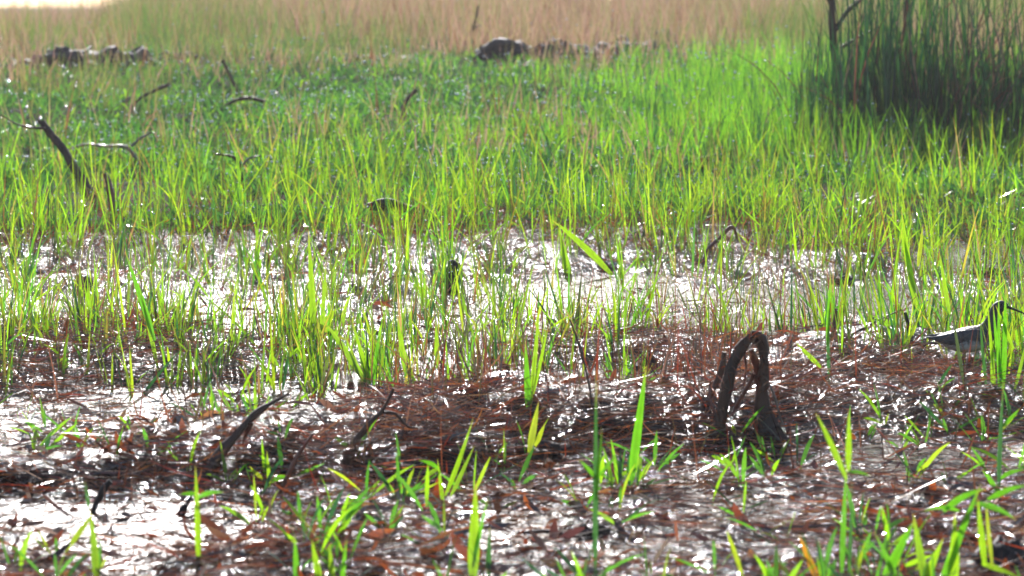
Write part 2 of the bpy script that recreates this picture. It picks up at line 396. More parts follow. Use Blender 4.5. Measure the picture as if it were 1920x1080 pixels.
# 4 dry pinkish grass of the field behind
def d_dry(px, py, x, y, z):
    jag = py+45*fbm(x*.8, y*.3, 85, 3)
    d = band(jag, -60, -30, 75, 160)*np.clip(.75+fbm(x*.5, y*.25, 80, 3), .15, 1)
    d = np.maximum(d, .3*ell(px, py, 110, 165, 170, 35)); d = np.maximum(d, .6*ell(px, py, 1010, 90, 190, 40))
    return np.maximum(d, .03*band(py, 140, 150, 400, 440))
x, y = scatter(21000, 16, 75, .2)
x, y, z, px, py = keep(x, y, d_dry)
per = rng.integers(5, 12, len(x)); i, X, Y, Z, a = clumped(x, y, z, per, .13)
n = len(i)
left = np.clip((px[i]-70)/200+.15*noise(px[i]/50, 0, 5), .42, 1)
hs = (rng.uniform(.3, .82, n)+np.clip((Y-35)/40, 0, .35))*np.interp(py[i], [55, 130], [1, .36])*np.where(py[i] < 95, left, 1)*(1+.35*noise(X*1.6, Y*.8, 83))
G4 = blades(np.stack([X, Y, Z-.01], 1), hs, rng.uniform(.005, .012, n), a, rng.uniform(0, .35, n), rng.exponential(.35, n),
            np.where((1.8*fbm(X*.75, Y*.27, 84, 3)+rng.uniform(-.3, .3, n) > .06)[:, None], mixcol(n, [(.20, .30, .07), (.12, .26, .05), (.30, .30, .10), TAN], [3, 2.5, 2, 1]), mixcol(n, [PINK, (.42, .29, .19), BRN, (.32, .32, .13), (.46, .34, .24)], [3, 2.2, 1.2, 2.4, 2.0])), seg=4)
stuff('dry_field_grass', [G4], M_dry, 'dry pink and tan grass of the field behind the clods', 'grass')
dew_src.append(np.stack([X, Y, Z+hs*.8], 1)[rng.choice(n, n//16)])

# 5 wet dead leaves and straw over the mud
def d_lit(px, py, x, y, z):
    base = np.clip((z+.014)/.022, 0.26, 1)
    hp = 0
    for cx, cy, rx, ry, k in HEAPS: hp = np.maximum(hp, ell(px, py, cx, cy, rx, ry, .6))
    d = base*(.27+.25*noise(x*2.2, y*1.1, 90)) + .62*hp
    d = np.maximum(d, .95*band(py, 330, 400, 500, 560)*np.clip(.8+noise(x*3, y, 92), .2, 1)*(z > -.005))
    return d*band(py, 330, 400, 1300, 1400)
x, y = scatter(145000, 4.6, 15.5)
x, y, z, px, py = keep(x, y, d_lit)
n = len(x)
hp = 0
for cx, cy, rx, ry, k in HEAPS: hp = np.maximum(hp, ell(px, py, cx, cy, rx, ry, .6))
lean = np.pi/2+rng.normal(0, .14, n)-hp*np.abs(rng.normal(0, .22, n))-np.clip((y-9.3)/2.5, 0, 1)*np.abs(rng.normal(0, .4, n))
az = np.where(rng.uniform(0, 1, n) < .6, rng.normal(0, .5, n)+np.pi*rng.integers(0, 2, n), rng.uniform(0, 6.28, n))
L5 = blades(np.stack([x, y, np.maximum(z, .0005)+rng.uniform(0, .012, n)+hp*rng.uniform(0, .035, n)], 1), rng.uniform(.03, .15, n), rng.uniform(.0012, .0048, n), az, lean,
            rng.normal(0, .2, n), mixcol(n, [BRN, RED, DARK, (.40, .18, .06), TAN, (.10, .07, .03)], [3.6, 1.8, 4.4, 1.8, 1.4, 1.2], .45), seg=4, tw=rng.normal(0, .5, n), wide=.6)
stuff('wet_straw_litter', [L5], M_litter, 'wet red brown straw and dead stems strewn over mud', 'litter')
def d_leaf(px, py, x, y, z):
    return np.clip((z+.012)/.02, .16, 1)*band(py, 480, 800, 1300, 1400)*(.6+.4*noise(x*3, y, 95))
x, y = scatter(11000, 4.7, 13)
x, y, z, px, py = keep(x, y, d_leaf)
n = len(x)
L6 = blades(np.stack([x, y, np.maximum(z, .001)+rng.uniform(0, .008, n)], 1), rng.uniform(.018, .075, n), rng.uniform(.004, .017, n), rng.uniform(0, 6.28, n),
            rng.uniform(1.0, 1.7, n), rng.normal(.3, .6, n), mixcol(n, [BRN, (.38, .13, .035), (.24, .08, .03), DARK, TAN, (.42, .24, .10)], [3, 2.4, 2, 2, .9, .6], .35), seg=6, tw=rng.normal(0, .5, n), leafy=True)
stuff('dead_leaf_litter', [L6], M_litter, 'curled brown dead leaves lying on the wet mud', 'litter')

x, y = scatter(1500, 4.8, 13)
x, y, z, px, py = keep(x, y, lambda px, py, x, y, z: np.clip((z+.01)/.02, .1, 1)*(.5+.5*noise(x*2, y, 97)))
n = len(x)
L6b = blades(np.stack([x, y, np.maximum(z, 0)+rng.uniform(.002, .02, n)], 1), rng.uniform(.08, .28, n), rng.uniform(.0035, .0075, n), np.where(rng.uniform(0, 1, n) < .6, rng.normal(0, .6, n), rng.uniform(0, 6.28, n)),
             np.pi/2-np.abs(rng.normal(.04, .14, n)), rng.normal(.1, .35, n), mixcol(n, [DARK, (.03, .02, .018), BRN, TAN], [4, 3, 2, 1], .3), seg=7, tw=rng.normal(0, .5, n), wide=.7)
stuff('dead_stem_litter', [L6b], M_litter, 'long dark dead stems lying crosswise over the mud and straw', 'litter')

# 6 thin dead stalks standing up
def d_st(px, py, x, y, z):
    d = .9*band(py, 350, 430, 640, 980)*(.5+.5*noise(x*2, y, 99))
    for cx, cy, rx, ry in [(180, 640, 170, 70), (470, 660, 140, 50), (940, 720, 170, 60), (1300, 700, 130, 80), (1330, 470, 120, 40)]: d = np.maximum(d, .95*ell(px, py, cx, cy, rx, ry))
    return d
x, y = scatter(11000, 5.4, 17)
x, y, z, px, py = keep(x, y, d_st)
n = len(x)
L7 = blades(np.stack([x, y, z-.01], 1), rng.uniform(.04, .15, n)*np.where((py > 430) & (py < 760), 1.5, 1), rng.uniform(.002, .0045, n), rng.uniform(0, 6.28, n), np.abs(rng.normal(0, .5, n)), rng.normal(0, .5, n),
            mixcol(n, [DARK, BRN, (.09, .09, .04), TAN, RED], [3, 3, 3, 1.2, 1.2], .25), seg=4, wide=1)
stuff('dead_stalks', [L7], M_litter, 'thin dead brown stalks standing up among the grass', 'stalks')

# 7 short young grass in the front
def d_front(px, py, x, y, z):
    d = .25*band(py, 700, 820, 1300, 1400)*(noise(x*2.5, y*1.2, 101) > .0)
    for cx, cy, rx, ry, k in [(860, 900, 130, 60, .9), (500, 930, 120, 50, .5), (1800, 840, 140, 60, .8), (1150, 930, 90, 60, .6), (700, 960, 160, 60, .6), (440, 800, 70, 50, .7), (1420, 900, 160, 60, .35),
                              (1560, 1050, 120, 50, .6), (600, 1060, 80, 50, .6), (1700, 780, 100, 40, .5)]:
        d = np.maximum(d, k*ell(px, py, cx, cy, rx, ry))
    return d
x, y = scatter(1300, 4.8, 9)
x, y, z, px, py = keep(x, y, d_front)
per = rng.integers(3, 6, len(x)); i, X, Y, Z, a = clumped(x, y, z, per, .012)
n = len(i); hs = rng.uniform(.025, .10, n)
G8 = blades(np.stack([X, Y, np.maximum(Z, -.01)-.003+rng.uniform(0, .02, n)], 1), hs, rng.uniform(.004, .009, n), a, rng.uniform(.1, 1.15, n), rng.uniform(0, .6, n),
            mixcol(n, [LIME, GRN, (.10, .28, .03), DKG, LIME2], [2.5, 3, 2, 1.2, 1]), seg=5, leafy=True)
stuff('young_grass', [G8], M_green, 'short young green grass sprouting from the mud in front', 'grass')
dew_src.append(np.stack([X, Y, Z+hs*.7], 1)[rng.choice(n, n//2)])

# 8 dew and water beads, enlarged and mirror-bright to add glints
def beads(P, r):
    ico = np.array([(0, 0, 1), (.894, 0, .447), (.276, .851, .447), (-.724, .526, .447), (-.724, -.526, .447), (.276, -.851, .447),
                    (.724, .526, -.447), (-.276, .851, -.447), (-.894, 0, -.447), (-.276, -.851, -.447), (.724, -.526, -.447), (0, 0, -1)])
    f = np.array([(0, 1, 2), (0, 2, 3), (0, 3, 4), (0, 4, 5), (0, 5, 1), (1, 6, 2), (2, 7, 3), (3, 8, 4), (4, 9, 5), (5, 10, 1), (6, 7, 2), (7, 8, 3), (8, 9, 4), (9, 10, 5), (10, 6, 1), (11, 7, 6), (11, 8, 7), (11, 9, 8), (11, 10, 9), (11, 6, 10)])
    n = len(P); V = P[:, None]+ico[None]*r[:, None, None]
    F = (f[None]+(np.arange(n)*12)[:, None, None]).reshape(-1, 3)
    return V.reshape(-1, 3), F
md, t, o = new_mat('mirror_bead')
gl = t.nodes.new('ShaderNodeBsdfGlossy'); gl.inputs['Roughness'].default_value = .15; gl.inputs[0].default_value = (.95, .97, 1, 1); t.links.new(gl.outputs[0], o.inputs[0])
D = np.concatenate(dew_src)
d_ = D[rng.choice(len(D), 9000, replace=False)]
xs, ys = scatter(7500, 5, 14.5); zs = H(xs, ys); k = zs > -.008
d2 = np.stack([xs[k], ys[k], zs[k]+rng.uniform(.004, .03, k.sum())], 1)
P = np.concatenate([d_, d2]); rr = rng.uniform(.0009, .0024, len(P))*np.clip((P[:, 1]/8)**1.4, .6, 4)
V, F = beads(P, rr)
tag(link('dew', np_mesh('dew', V, F), md), 'dew and water beads added as mirror-bright glints on grass and litter', 'dew', kind='stuff')

# ------------------------------------------------------------------ sticks, twigs, stumps
def stick(name, label, cat, pts, widths, mat=None, base=None, group=None, flat=1, depth=0.0, tear=.0, parts=(), seed=1, sub=5):
    """pts: picture points from the foot up; widths in picture pixels; every point keeps the distance of the foot plus a lean"""
    g = ground_at(*(base or pts[0])); sc = FPX/g.y; n = len(pts)
    def conv(ps, ws, y0, dep):
        return [at(p[0], p[1], y0+dep*k/max(len(ps)-1, 1)) for k, p in enumerate(ps)], [w_*.5/sc for w_ in ws]
    P, Rr = conv(pts, widths, g.y, depth)
    P[0].z = min(P[0].z, g.z-.01) if base is None else P[0].z
    root = P[0].copy()
    me = tube_mesh(name, [p-root for p in P], Rr, tear=tear, flat=flat, seed=seed, sub=sub)
    o = link(name, me, mat or M_stick); o.location = root; tag(o, label, cat, group)
    for nm, ps, ws, mt in parts:
        Q, q = conv(ps, ws, g.y+depth*.5, 0.02)
        link(nm, tube_mesh(nm, [p-root for p in Q], q, seed=seed+7, sub=min(sub, 3)), mt or mat or M_stick, o)
    return o
stick('broken_stick', 'thick dark broken stick leaning left out of the green cover at far left', 'stick',
      [(190, 396), (160, 350), (128, 295), (100, 258), (77, 226)], [24, 20, 16, 14, 13], depth=.12, tear=.012,
      parts=[('side_twig', [(84, 240), (60, 239), (30, 232), (2, 215)], [5, 4, 3, 2], None)])
stick('stump', 'short reddish broken stump beside the foot of the thick leaning stick', 'stump', [(216, 420), (212, 380), (205, 350), (197, 328)], [22, 18, 14, 8], M_red, tear=.01)
stick('twig', 'pale arching twig lying over the green cover right of the thick leaning stick', 'twig',
      [(280, 340), (268, 312), (250, 290), (232, 275), (195, 274), (160, 271), (124, 282)], [5, 6, 7, 7, 6, 5, 4], M_pale, base=(275, 330),
      parts=[('fork', [(246, 275), (262, 260), (285, 247)], [5, 5, 3], None)])
stick('twig', 'straight dark twig poking up near the top left of the green cover', 'twig', [(452, 188), (440, 160), (428, 135), (418, 112)], [8, 7, 6, 6], seed=3)
stick('twig', 'dark arched twig bending over the green cover just below the straight twig', 'twig',
      [(402, 222), (420, 200), (445, 187), (470, 184), (495, 190)], [4, 6, 7, 8, 6], seed=4)
stick('twig', 'thin black hooked twig above the lime grass with a pale side branch', 'twig', [(457, 375), (452, 330), (444, 300), (430, 292), (402, 289)], [6, 6, 6, 5, 3],
      parts=[('side_twig', [(450, 318), (465, 298), (490, 292)], [4, 4, 3], M_pale)], seed=5)
stick('twig', 'faint grey curved twig near the pale bank left of the straight twig', 'twig', [(240, 212), (258, 188), (285, 172), (318, 158)], [4, 5, 6, 6], seed=6)
stick('twig', 'short bleached twig lying low in the green cover near far left bank', 'twig', [(205, 206), (222, 198), (246, 182)], [4, 6, 5], M_pale, base=(215, 208), seed=7)
stick('twig', 'dark tapering twig standing in the dry grass left of centre clods', 'twig', [(866, 100), (876, 72), (890, 42), (897, 10)], [8, 6, 4, 3], seed=8, parts=[('side_twig', [(880, 62), (893, 50), (903, 48)], [3, 3, 2], None)])
stick('twig', 'black curved twig tip above the green cover at top centre', 'twig', [(750, 235), (755, 205), (765, 185), (781, 168)], [6, 8, 9, 7], seed=9)
stick('log', 'dark rotten log lying behind the lime grass near the centre', 'log', [(690, 388), (725, 382), (760, 392), (818, 406)], [14, 24, 20, 12], M_black, base=(750, 432), seed=10)
stick('stick', 'tall dark tapered stick leaning right from the straw ridge at lower left', 'stick',
      [(372, 915), (392, 882), (425, 838), (455, 802), (478, 776), (505, 758), (542, 738)], [36, 24, 20, 15, 16, 10, 4], depth=.08, sub=2, seed=11,
      parts=[('bark_flap', [(470, 792), (462, 812), (455, 828)], [12, 9, 3], M_red)])
stick('twig', 'black crooked twig rising from the straw ridge left of centre with a forked branch', 'twig',
      [(648, 872), (662, 835), (692, 795), (718, 768), (738, 728)], [24, 14, 9, 7, 5], seed=12,
      parts=[('fork', [(712, 775), (740, 775), (765, 800), (790, 802)], [6, 6, 5, 3], None), ('side_twig', [(680, 870), (720, 845), (752, 820), (756, 800)], [8, 6, 4, 3], None)])
stick('stalk', 'slanting red stalk in front of the straw ridge left of centre', 'stalk', [(520, 925), (545, 880), (562, 848), (588, 812)], [7, 9, 8, 5], M_red, seed=13)
stick('stump', 'small black stump leaning right at the lower left edge of the ridge', 'stump', [(166, 972), (180, 945), (196, 915), (208, 902)], [8, 11, 14, 10], M_black, seed=14)
stick('stump', 'tiny black pointed stump just below the tall tapered stick', 'stump', [(332, 975), (344, 955), (358, 932)], [18, 12, 5], M_black, seed=15)
stick('stalk', 'brown bent stalk with hanging tip among lime grass right of centre', 'stalk', [(1318, 500), (1325, 472), (1350, 445), (1373, 425), (1382, 448)], [7, 7, 7, 6, 4], M_red, depth=.03, seed=16)
stick('stalk', 'long thin brown stalk leaning left over the pool right of centre', 'stalk', [(1112, 772), (1104, 720), (1090, 660), (1068, 598)], [5, 5, 4, 3], seed=17)
stick('post', 'short thick black stub standing at the back edge of the pool', 'stub', [(846, 552), (846, 530), (850, 505), (856, 490)], [30, 32, 30, 18], M_black, seed=18)
stick('twig', 'long thin dark twig slanting up over the pool left of the bird', 'twig', [(1545, 658), (1590, 632), (1640, 604), (1690, 580)], [4, 4, 3, 2], seed=19)
stick('stalk', 'short dark stalk leaning left beside the tail of the bird', 'stalk', [(1710, 655), (1706, 625), (1697, 585)], [11, 9, 5], M_black, seed=20)
stick('stalk', 'brown split stalk sticking up in the middle of the right pool', 'stalk', [(1563, 625), (1566, 600), (1568, 578)], [9, 9, 5], M_red, seed=21)
stick('twig', 'long orange brown twig rising over the straw heap below the bird', 'twig', [(1535, 722), (1555, 692), (1575, 665)], [5, 5, 3], M_red, seed=22)
stick('stick', 'low dark stick lying flat across the litter at bottom centre', 'stick', [(970, 1000), (1020, 996), (1060, 1003), (1095, 1010)], [6, 8, 9, 7], base=(1040, 1012), seed=23)
stick('stick', 'black rotten stick lying along the ridge foot right of centre', 'stick', [(1090, 792), (1150, 796), (1200, 800), (1255, 808)], [16, 22, 22, 12], M_black, base=(1180, 812), seed=24)
# bent reed arch: two legs, a folded top and a hanging red leaf
g = ground_at(1420, 815)
arch = stick('bent_reed', 'big dark reed stem folded into an arch on the straw ridge', 'reed stem',
             [(1336, 840), (1349, 785), (1362, 725), (1371, 690), (1387, 655), (1406, 634), (1424, 627)], [46, 24, 27, 22, 24, 14, 15], flat=.4, seed=25, tear=.008, sub=2,
             parts=[('broken_leg', [(1408, 624), (1428, 634), (1433, 680), (1428, 735), (1434, 785), (1450, 845)], [12, 22, 17, 22, 38, 68], None),
                    ('hanging_leaf', [(1408, 655), (1414, 668), (1419, 690), (1416, 718)], [8, 14, 12, 6], M_red),
                    ('fibre', [(1352, 790), (1338, 770), (1330, 740), (1333, 715)], [5, 4, 4, 2], M_red), ('fibre', [(1392, 650), (1400, 690), (1392, 730)], [4, 4, 2], M_red),
                    ('fibre', [(1431, 700), (1450, 735), (1462, 780), (1470, 800)], [4, 4, 4, 3], M_pale), ('fibre', [(1372, 780), (1395, 760), (1420, 768)], [4, 4, 3], M_red),
                    ('fibre', [(1345, 820), (1378, 800), (1425, 812)], [6, 6, 5], M_red), ('knot', [(1404, 636), (1416, 634), (1426, 640)], [14, 20, 12], None),
                    ('torn_strip', [(1414, 700), (1404, 722), (1388, 748), (1374, 775)], [10, 8, 7, 5], M_red),
                    ('torn_strip', [(1420, 705), (1424, 735), (1428, 760)], [11, 10, 7], M_red)])
rt = arch.location; n = 130
sp = [(1342, 820), (1352, 780), (1362, 725), (1371, 690), (1387, 655), (1406, 634), (1424, 630), (1432, 670), (1430, 720), (1432, 770), (1444, 820), (1390, 830), (1420, 838)]
bb = []
for k in range(n):
    q = sp[int(rng.integers(0, len(sp)))]; p = at(q[0]+rng.normal(0, 8), q[1]+rng.normal(0, 8), rt.y-.012+rng.normal(0, .012)); bb.append(tuple(p-rt))
V, F, C = blades(np.array(bb), rng.uniform(.015, .07, n), rng.uniform(.001, .0035, n), rng.normal(0, .7, n)+np.pi*rng.integers(0, 2, n), rng.uniform(.6, 2.9, n), rng.uniform(.2, 1.2, n),
                 mixcol(n, [BRN, RED, DARK, TAN], [3, 3, 2, 1], .3), seg=5)
link('straw_tangle', np_mesh('straw_tangle', V, F, C), M_litter, arch)
stick('reed', 'slanting brown reed stub leaning right beside the left foot of the arch', 'reed stub', [(1318, 760), (1340, 725), (1354, 690), (1358, 660)], [8, 12, 12, 8], seed=26)

# ------------------------------------------------------------------ mud clods
def clod(name, px, py, wpx, hpx, label, cat, mat, group=None, seed=0, base=None, flatk=.8):
    g = ground_at(px, base or py+hpx*.45); sc = FPX/g.y
    w_, h_ = wpx/sc, hpx/sc
    import bmesh
    bm = bmesh.new(); bmesh.ops.create_icosphere(bm, subdivisions=4, radius=.5)
    for v in bm.verts:
        c = v.co
        k = 1+.9*float(fbm(c.x*3.4+seed, c.y*3+c.z*3.1, 120+seed, 4))+.5*float(fbm(c.x*9+c.y*4, c.z*9+seed, 220+seed, 3))
        c *= k
        if c.z < -.25: c.z = -.25
        c.x *= w_*1.1; c.y *= w_*.7; c.z = (c.z+.24)*h_*1.35*flatk*(.85+.6*float(fbm(c.x/w_*3.3+seed*2, c.y/w_*2, 320+seed, 3)))
    me = bpy.data.meshes.new(name); bm.to_mesh(me); bm.free()
    for p in me.polygons: p.use_smooth = True
    o = link(name, me, mat); o.location = (g.x, g.y, g.z-.004); o.rotation_euler.z = seed*1.3
    return tag(o, label, cat, group)
GC = 'mud clods along the edge of the dry field'
for a in [(132, 108, 90, 60, 'largest blue black clod in the dry grass at upper left', 1), (70, 122, 60, 34, 'low clod at far left just left of the largest one', 2),
          (222, 112, 95, 48, 'dark clod right of the largest clod at upper left', 3), (28, 128, 40, 26, 'small clod nearest the left edge of the frame', 4),
          (330, 106, 50, 26, 'small faint clod in the grass well right of the left row', 5), (940, 96, 90, 48, 'reddish clod leftmost in the centre row of clods', 6),
          (1000, 92, 80, 50, 'broken clod second from left in the centre row', 7), (1060, 85, 70, 52, 'tall dark clod in the middle of the centre row', 8),
          (1120, 96, 70, 38, 'flat brown clod just right of the tall centre clod', 9), (1195, 88, 60, 30, 'small blue grey clod standing apart right of the centre row', 10),
          (1240, 78, 48, 36, 'dark rounded clod rightmost of all before the tall green grass', 11), (700, 105, 90, 26, 'long low clod left of the centre row', 12), (985, 128, 46, 24, 'small dark clod in front of the centre row', 13)]:
    clod('mud_clod', a[0], a[1]-4, a[2]*1.45, a[3]*1.1, a[4], 'clod', M_clod, GC, a[5], flatk=.72)
clod('stone', 1095, 995, 34, 20, 'left one of two small black stones on bright mud at bottom centre', 'stone', M_black, None, 21)
clod('stone', 1128, 992, 58, 26, 'larger right one of two black stones at bottom centre', 'stone', M_black, None, 22)
clod('mud_lump', 1583, 520, 44, 24, 'pointed dark mud lump at the back of the right pool', 'mud lump', M_black, None, 23)
clod('mud_lump', 1850, 505, 70, 22, 'dark brown lump in the water above the bird', 'mud lump', M_stick, None, 24)
clod('mud_lump', 246, 712, 34, 22, 'small black lump on the red brown straw at left', 'mud lump', M_black, None, 25)
clod('mud_lump', 86, 722, 32, 20, 'small black lump near the left edge between straw and pool', 'mud lump', M_black, None, 26)
clod('mud_lump', 1210, 690, 40, 30, 'dark lump behind the straw ridge near the bright tall blade', 'mud lump', M_black, None, 27)
clod('mud_lump', 1010, 842, 150, 34, 'long black lump standing in for the shade under the centre straw ridge', 'mud lump', M_black, None, 28)  # black shape added for the dark shade below the ridge
clod('mud_lump', 500, 862, 90, 46, 'black lump under the straw just right of the tapered stick', 'mud lump', M_black, None, 29)
clod('mud_lump', 740, 880, 140, 30, 'black wet lump in front of the straw ridge left of centre', 'mud lump', M_black, None, 30)
clod('mud_lump', 1880, 1040, 110, 80, 'big dark lump in the bottom right corner', 'mud lump', M_black, None, 32)
clod('mud_lump', 60, 895, 110, 22, 'long low black lump at the left edge before the pool', 'mud lump', M_black, None, 33)

# ------------------------------------------------------------------ reed clump in the shade, upper right
def reed_clump():
    g = ground_at(1765, 300)
    t = empty('reed_clump', g, 'dense dark clump of tall reeds rising out of the frame at upper right', 'reeds')
    n = 2800
    X = np.where(rng.uniform(0, 1, n) < .36, rng.uniform(-.75, 0, n), rng.uniform(-.42, .95, n)); Y = rng.uniform(-.25, 1.3, n); Xg = X+g.x; Yg = Y+g.y
    Z = H(Xg, Yg)-g.z
    hs = np.where(rng.uniform(0, 1, n) < .72, rng.uniform(.2, .6, n), rng.uniform(.5, 1.3, n))*np.clip(.45+(X+.75)/.6, .45, 1)
    V, F, C = blades(np.stack([X, Y, Z-.02], 1), hs, rng.uniform(.008, .02, n), rng.uniform(0, 6.28, n), np.abs(rng.normal(0, .09, n)), rng.exponential(.18, n),
                     mixcol(n, [(.015, .07, .04), (.03, .12, .035), (.05, .04, .035), (.02, .045, .05), (.12, .22, .05)], [3, 3, .5, 1.8, 1.4]), seg=6)
    link('foliage', np_mesh('foliage', V, F, C), leaf_mat('reed_leaf', .35, .04, .4), t)
    n = 150
    X = rng.normal(.1, .34, n); Y = rng.uniform(-.3, .9, n)
    V, F, C = blades(np.stack([X, Y, H(X+g.x, Y+g.y)-g.z], 1), rng.uniform(.3, 1.2, n), rng.uniform(.01, .022, n), rng.uniform(0, 6.28, n), np.abs(rng.normal(0, .2, n)), rng.uniform(.3, 1.4, n),
                     mixcol(n, [(.12, .05, .04), (.10, .08, .07), (.2, .14, .1)], [2, 2, 1]), seg=6)
    link('dead_leaves', np_mesh('dead_leaves', V, F, C), M_dry, t)
    return t
reed_clump()
g = ground_at(1562, 192)
stick('sapling', 'dark upright stem at the left edge of the shaded reed clump', 'sapling', [(1582, 268), (1570, 140), (1562, 60), (1560, -30), (1566, -120), (1560, -200)], [24, 18, 15, 13, 11, 9], seed=31,
      parts=[('branch', [(1564, 60), (1590, 20), (1625, -10), (1650, -60)], [9, 8, 7, 4], None), ('branch', [(1576, 90), (1610, 70), (1640, 55)], [7, 5, 3], None), ('branch', [(1562, 20), (1540, -30), (1520, -70)], [7, 6, 4], None)])
stick('sapling', 'thin dark stem inside the shaded reed clump right of the upright one', 'sapling', [(1702, 285), (1704, 130), (1700, 30), (1712, -80)], [14, 12, 11, 9], seed=32)

# ------------------------------------------------------------------ single grass shoots that stand out
def shoot(label, base, leaves, name='grass_shoot', group=None):
    """leaves: (foot, tip, width px, colour, sag px)"""
    g = ground_at(*base); root = Vector((g.x, g.y, g.z-.005))
    t = empty(name, root, label, 'grass')
    sc = FPX/g.y
    for k, (ft, tp, wd, col, sag) in enumerate(leaves):
        a = at(*ft, g.y+.004*k); b = at(*tp, g.y+random.uniform(-.05, .05))
        if ft == base: a.z = root.z
        seg = 9; V = []; C = []
        d = (b-a); side = Vector((d.z, 0, -d.x)).normalized()
        tw = random.uniform(-.5, .5); side = (side*math.cos(tw)+Vector((0, 1, 0))*math.sin(tw))
        hw = wd/sc*.5
        for q in range(seg+1):
            s = q/seg
            p = a.lerp(b, s)+Vector((0, 0, 1))*(4*s*(1-s)*sag/sc)+Vector((0, .01*math.sin(3*s+k), 0))
            r = hw*min(1, .4+2.2*s)*max(1-s**2.2, .03)
            cr = Vector((0, -.35*r, 0))
            for e, v in ((-1, p-side*r), (0, p-cr), (1, p+side*r)): V.append(v-root); m_ = (.72 if e == 0 else 1.0); f_ = max(0, s-.86)/.14; C.append(tuple(c_*m_*(1-f_)+b_*f_ for c_, b_ in zip(col, (.34, .24, .08))))
        F = []
        for q in range(seg):
            for e in (0, 1): i = q*3+e; F.append((i, i+1, i+4, i+3))
        link('leaf', np_mesh('leaf', np.array([tuple(v) for v in V]), F, np.array(C)), M_green, t)
    return t
Lb = (.24, .42, .02); Lg = (.12, .36, .02); Ly = (.34, .42, .03); Ld = (.04, .13, .04); Lo = (.45, .20, .02)
shoot('broad lime blade rising from the bottom edge near the centre', (886, 1095), [((886, 1095), (892, 905), 25, Lb, 0), ((915, 1090), (918, 985), 12, Ld, 0), ((886, 1060), (915, 930), 10, Lg, 2)])
shoot('tall bright green blade leaning right, just right of centre below the arch row', (1182, 915), [((1182, 915), (1212, 686), 19, Lg, 0)])
shoot('yellow green leaf on a thin stem above the centre ridge', (984, 900), [((984, 900), (1000, 815), 5, Ld, 0), ((992, 850), (1010, 752), 16, Ly, 0), ((1003, 838), (1022, 792), 11, Ly, 0)])
shoot('tall dark green stem with thin leaves left of the tallest bright blade', (1116, 1085), [((1116, 1085), (1118, 690), 11, Ld, 0), ((1118, 940), (1128, 800), 9, Lg, 0), ((1118, 900), (1085, 860), 9, Lg, 3), ((1118, 900), (1160, 850), 7, Lg, 4)])
shoot('tall dark green stem near the right edge below the bird', (1872, 935), [((1872, 935), (1882, 715), 10, Ld, 0), ((1872, 925), (1840, 880), 11, Lg, 4), ((1876, 900), (1920, 880), 11, Lg, 6), ((1880, 800), (1912, 765), 8, Lg, 2)])
shoot('forked bright shoot on the mud at lower right', (1578, 1090), [((1578, 1090), (1588, 870), 13, Lg, 0), ((1588, 900), (1528, 772), 14, Lb, 4), ((1592, 885), (1590, 768), 13, Lb, 0), ((1590, 885), (1632, 893), 8, Lg, 5), ((1590, 1090), (1598, 900), 9, Ld, 0)])
shoot('bushy tuft of broad bright leaves at the bottom right', (1760, 1120), [((1740, 1115), (1712, 962), 18, Lb, 4), ((1650, 1115), (1715, 972), 22, Lg, 4), ((1760, 1115), (1838, 905), 18, Lg, 6), ((1785, 1115), (1790, 960), 24, Lb, 0), ((1720, 1115), (1770, 1010), 20, Lb, 3),
      ((1845, 1060), (1835, 935), 14, Lb, 0), ((1860, 1060), (1850, 940), 9, Ly, 0), ((1770, 960), (1850, 915), 14, Lg, 6), ((1800, 960), (1728, 958), 10, Lg, 8), ((1830, 945), (1905, 975), 14, Lg, 8), ((1690, 1110), (1640, 1000), 14, Lg, 4), ((1850, 935), (1930, 912), 14, Lg, 5), ((1840, 1055), (1915, 1085), 12, Lb, 0)])
shoot('bright single blade with a side leaf below the tall tapered stick', (372, 1070), [((372, 1070), (366, 872), 15, Lb, 0), ((368, 935), (422, 922), 12, Lg, 4), ((368, 930), (338, 925), 10, Lg, 3)])
shoot('bright blade at the bottom edge near the left corner', (182, 1095), [((182, 1095), (168, 955), 17, Lb, 0), ((165, 960), (160, 900), 7, Ld, 0)])
shoot('row of lime blades cut by the bottom edge left of centre', (600, 1110), [((556, 1105), (552, 1005), 13, Lg, 0), ((600, 1105), (585, 1010), 15, Lb, 0), ((625, 1105), (618, 1015), 13, Lb, 0), ((640, 1105), (650, 1010), 11, Lg, 0)])
shoot('thin lime stalk with a bent side leaf right of the tapered stick', (505, 925), [((505, 925), (500, 845), 8, Lb, 0), ((508, 905), (545, 893), 12, Lg, 4), ((492, 900), (468, 872), 8, Ly, 0)])
shoot('orange yellow withered blade at the bottom edge right of centre', (1538, 1095), [((1538, 1095), (1498, 1003), 15, Lo, 0)])
shoot('small star shaped shoot beside the centre ridge front', (832, 955), [((832, 955), (820, 860), 9, Lb, 0), ((822, 880), (785, 862), 10, Lg, 3), ((822, 880), (790, 900), 10, Lb, 2), ((835, 930), (888, 782), 11, Lb, -5), ((845, 930), (890, 835), 9, Lb, 0)])
shoot('long slanting lime leaf bent over behind the centre pool', (1060, 520), [((1148, 516), (1034, 412), 15, Lb, 5), ((1060, 520), (1048, 415), 9, Lb, 0), ((1072, 545), (1052, 440), 14, Lb, 0)])
shoot('tall lime shoot left of the bird with upright leaves', (1722, 610), [((1722, 610), (1690, 392), 15, Lb, 0), ((1715, 545), (1688, 425), 12, Lb, 0), ((1722, 500), (1730, 420), 9, Ly, 0)])
shoot('tall grass stem crossing in front of the bird', (1812, 740), [((1812, 740), (1782, 560), 9, (.06, .09, .04), 0), ((1782, 590), (1760, 470), 10, Lb, 0)])
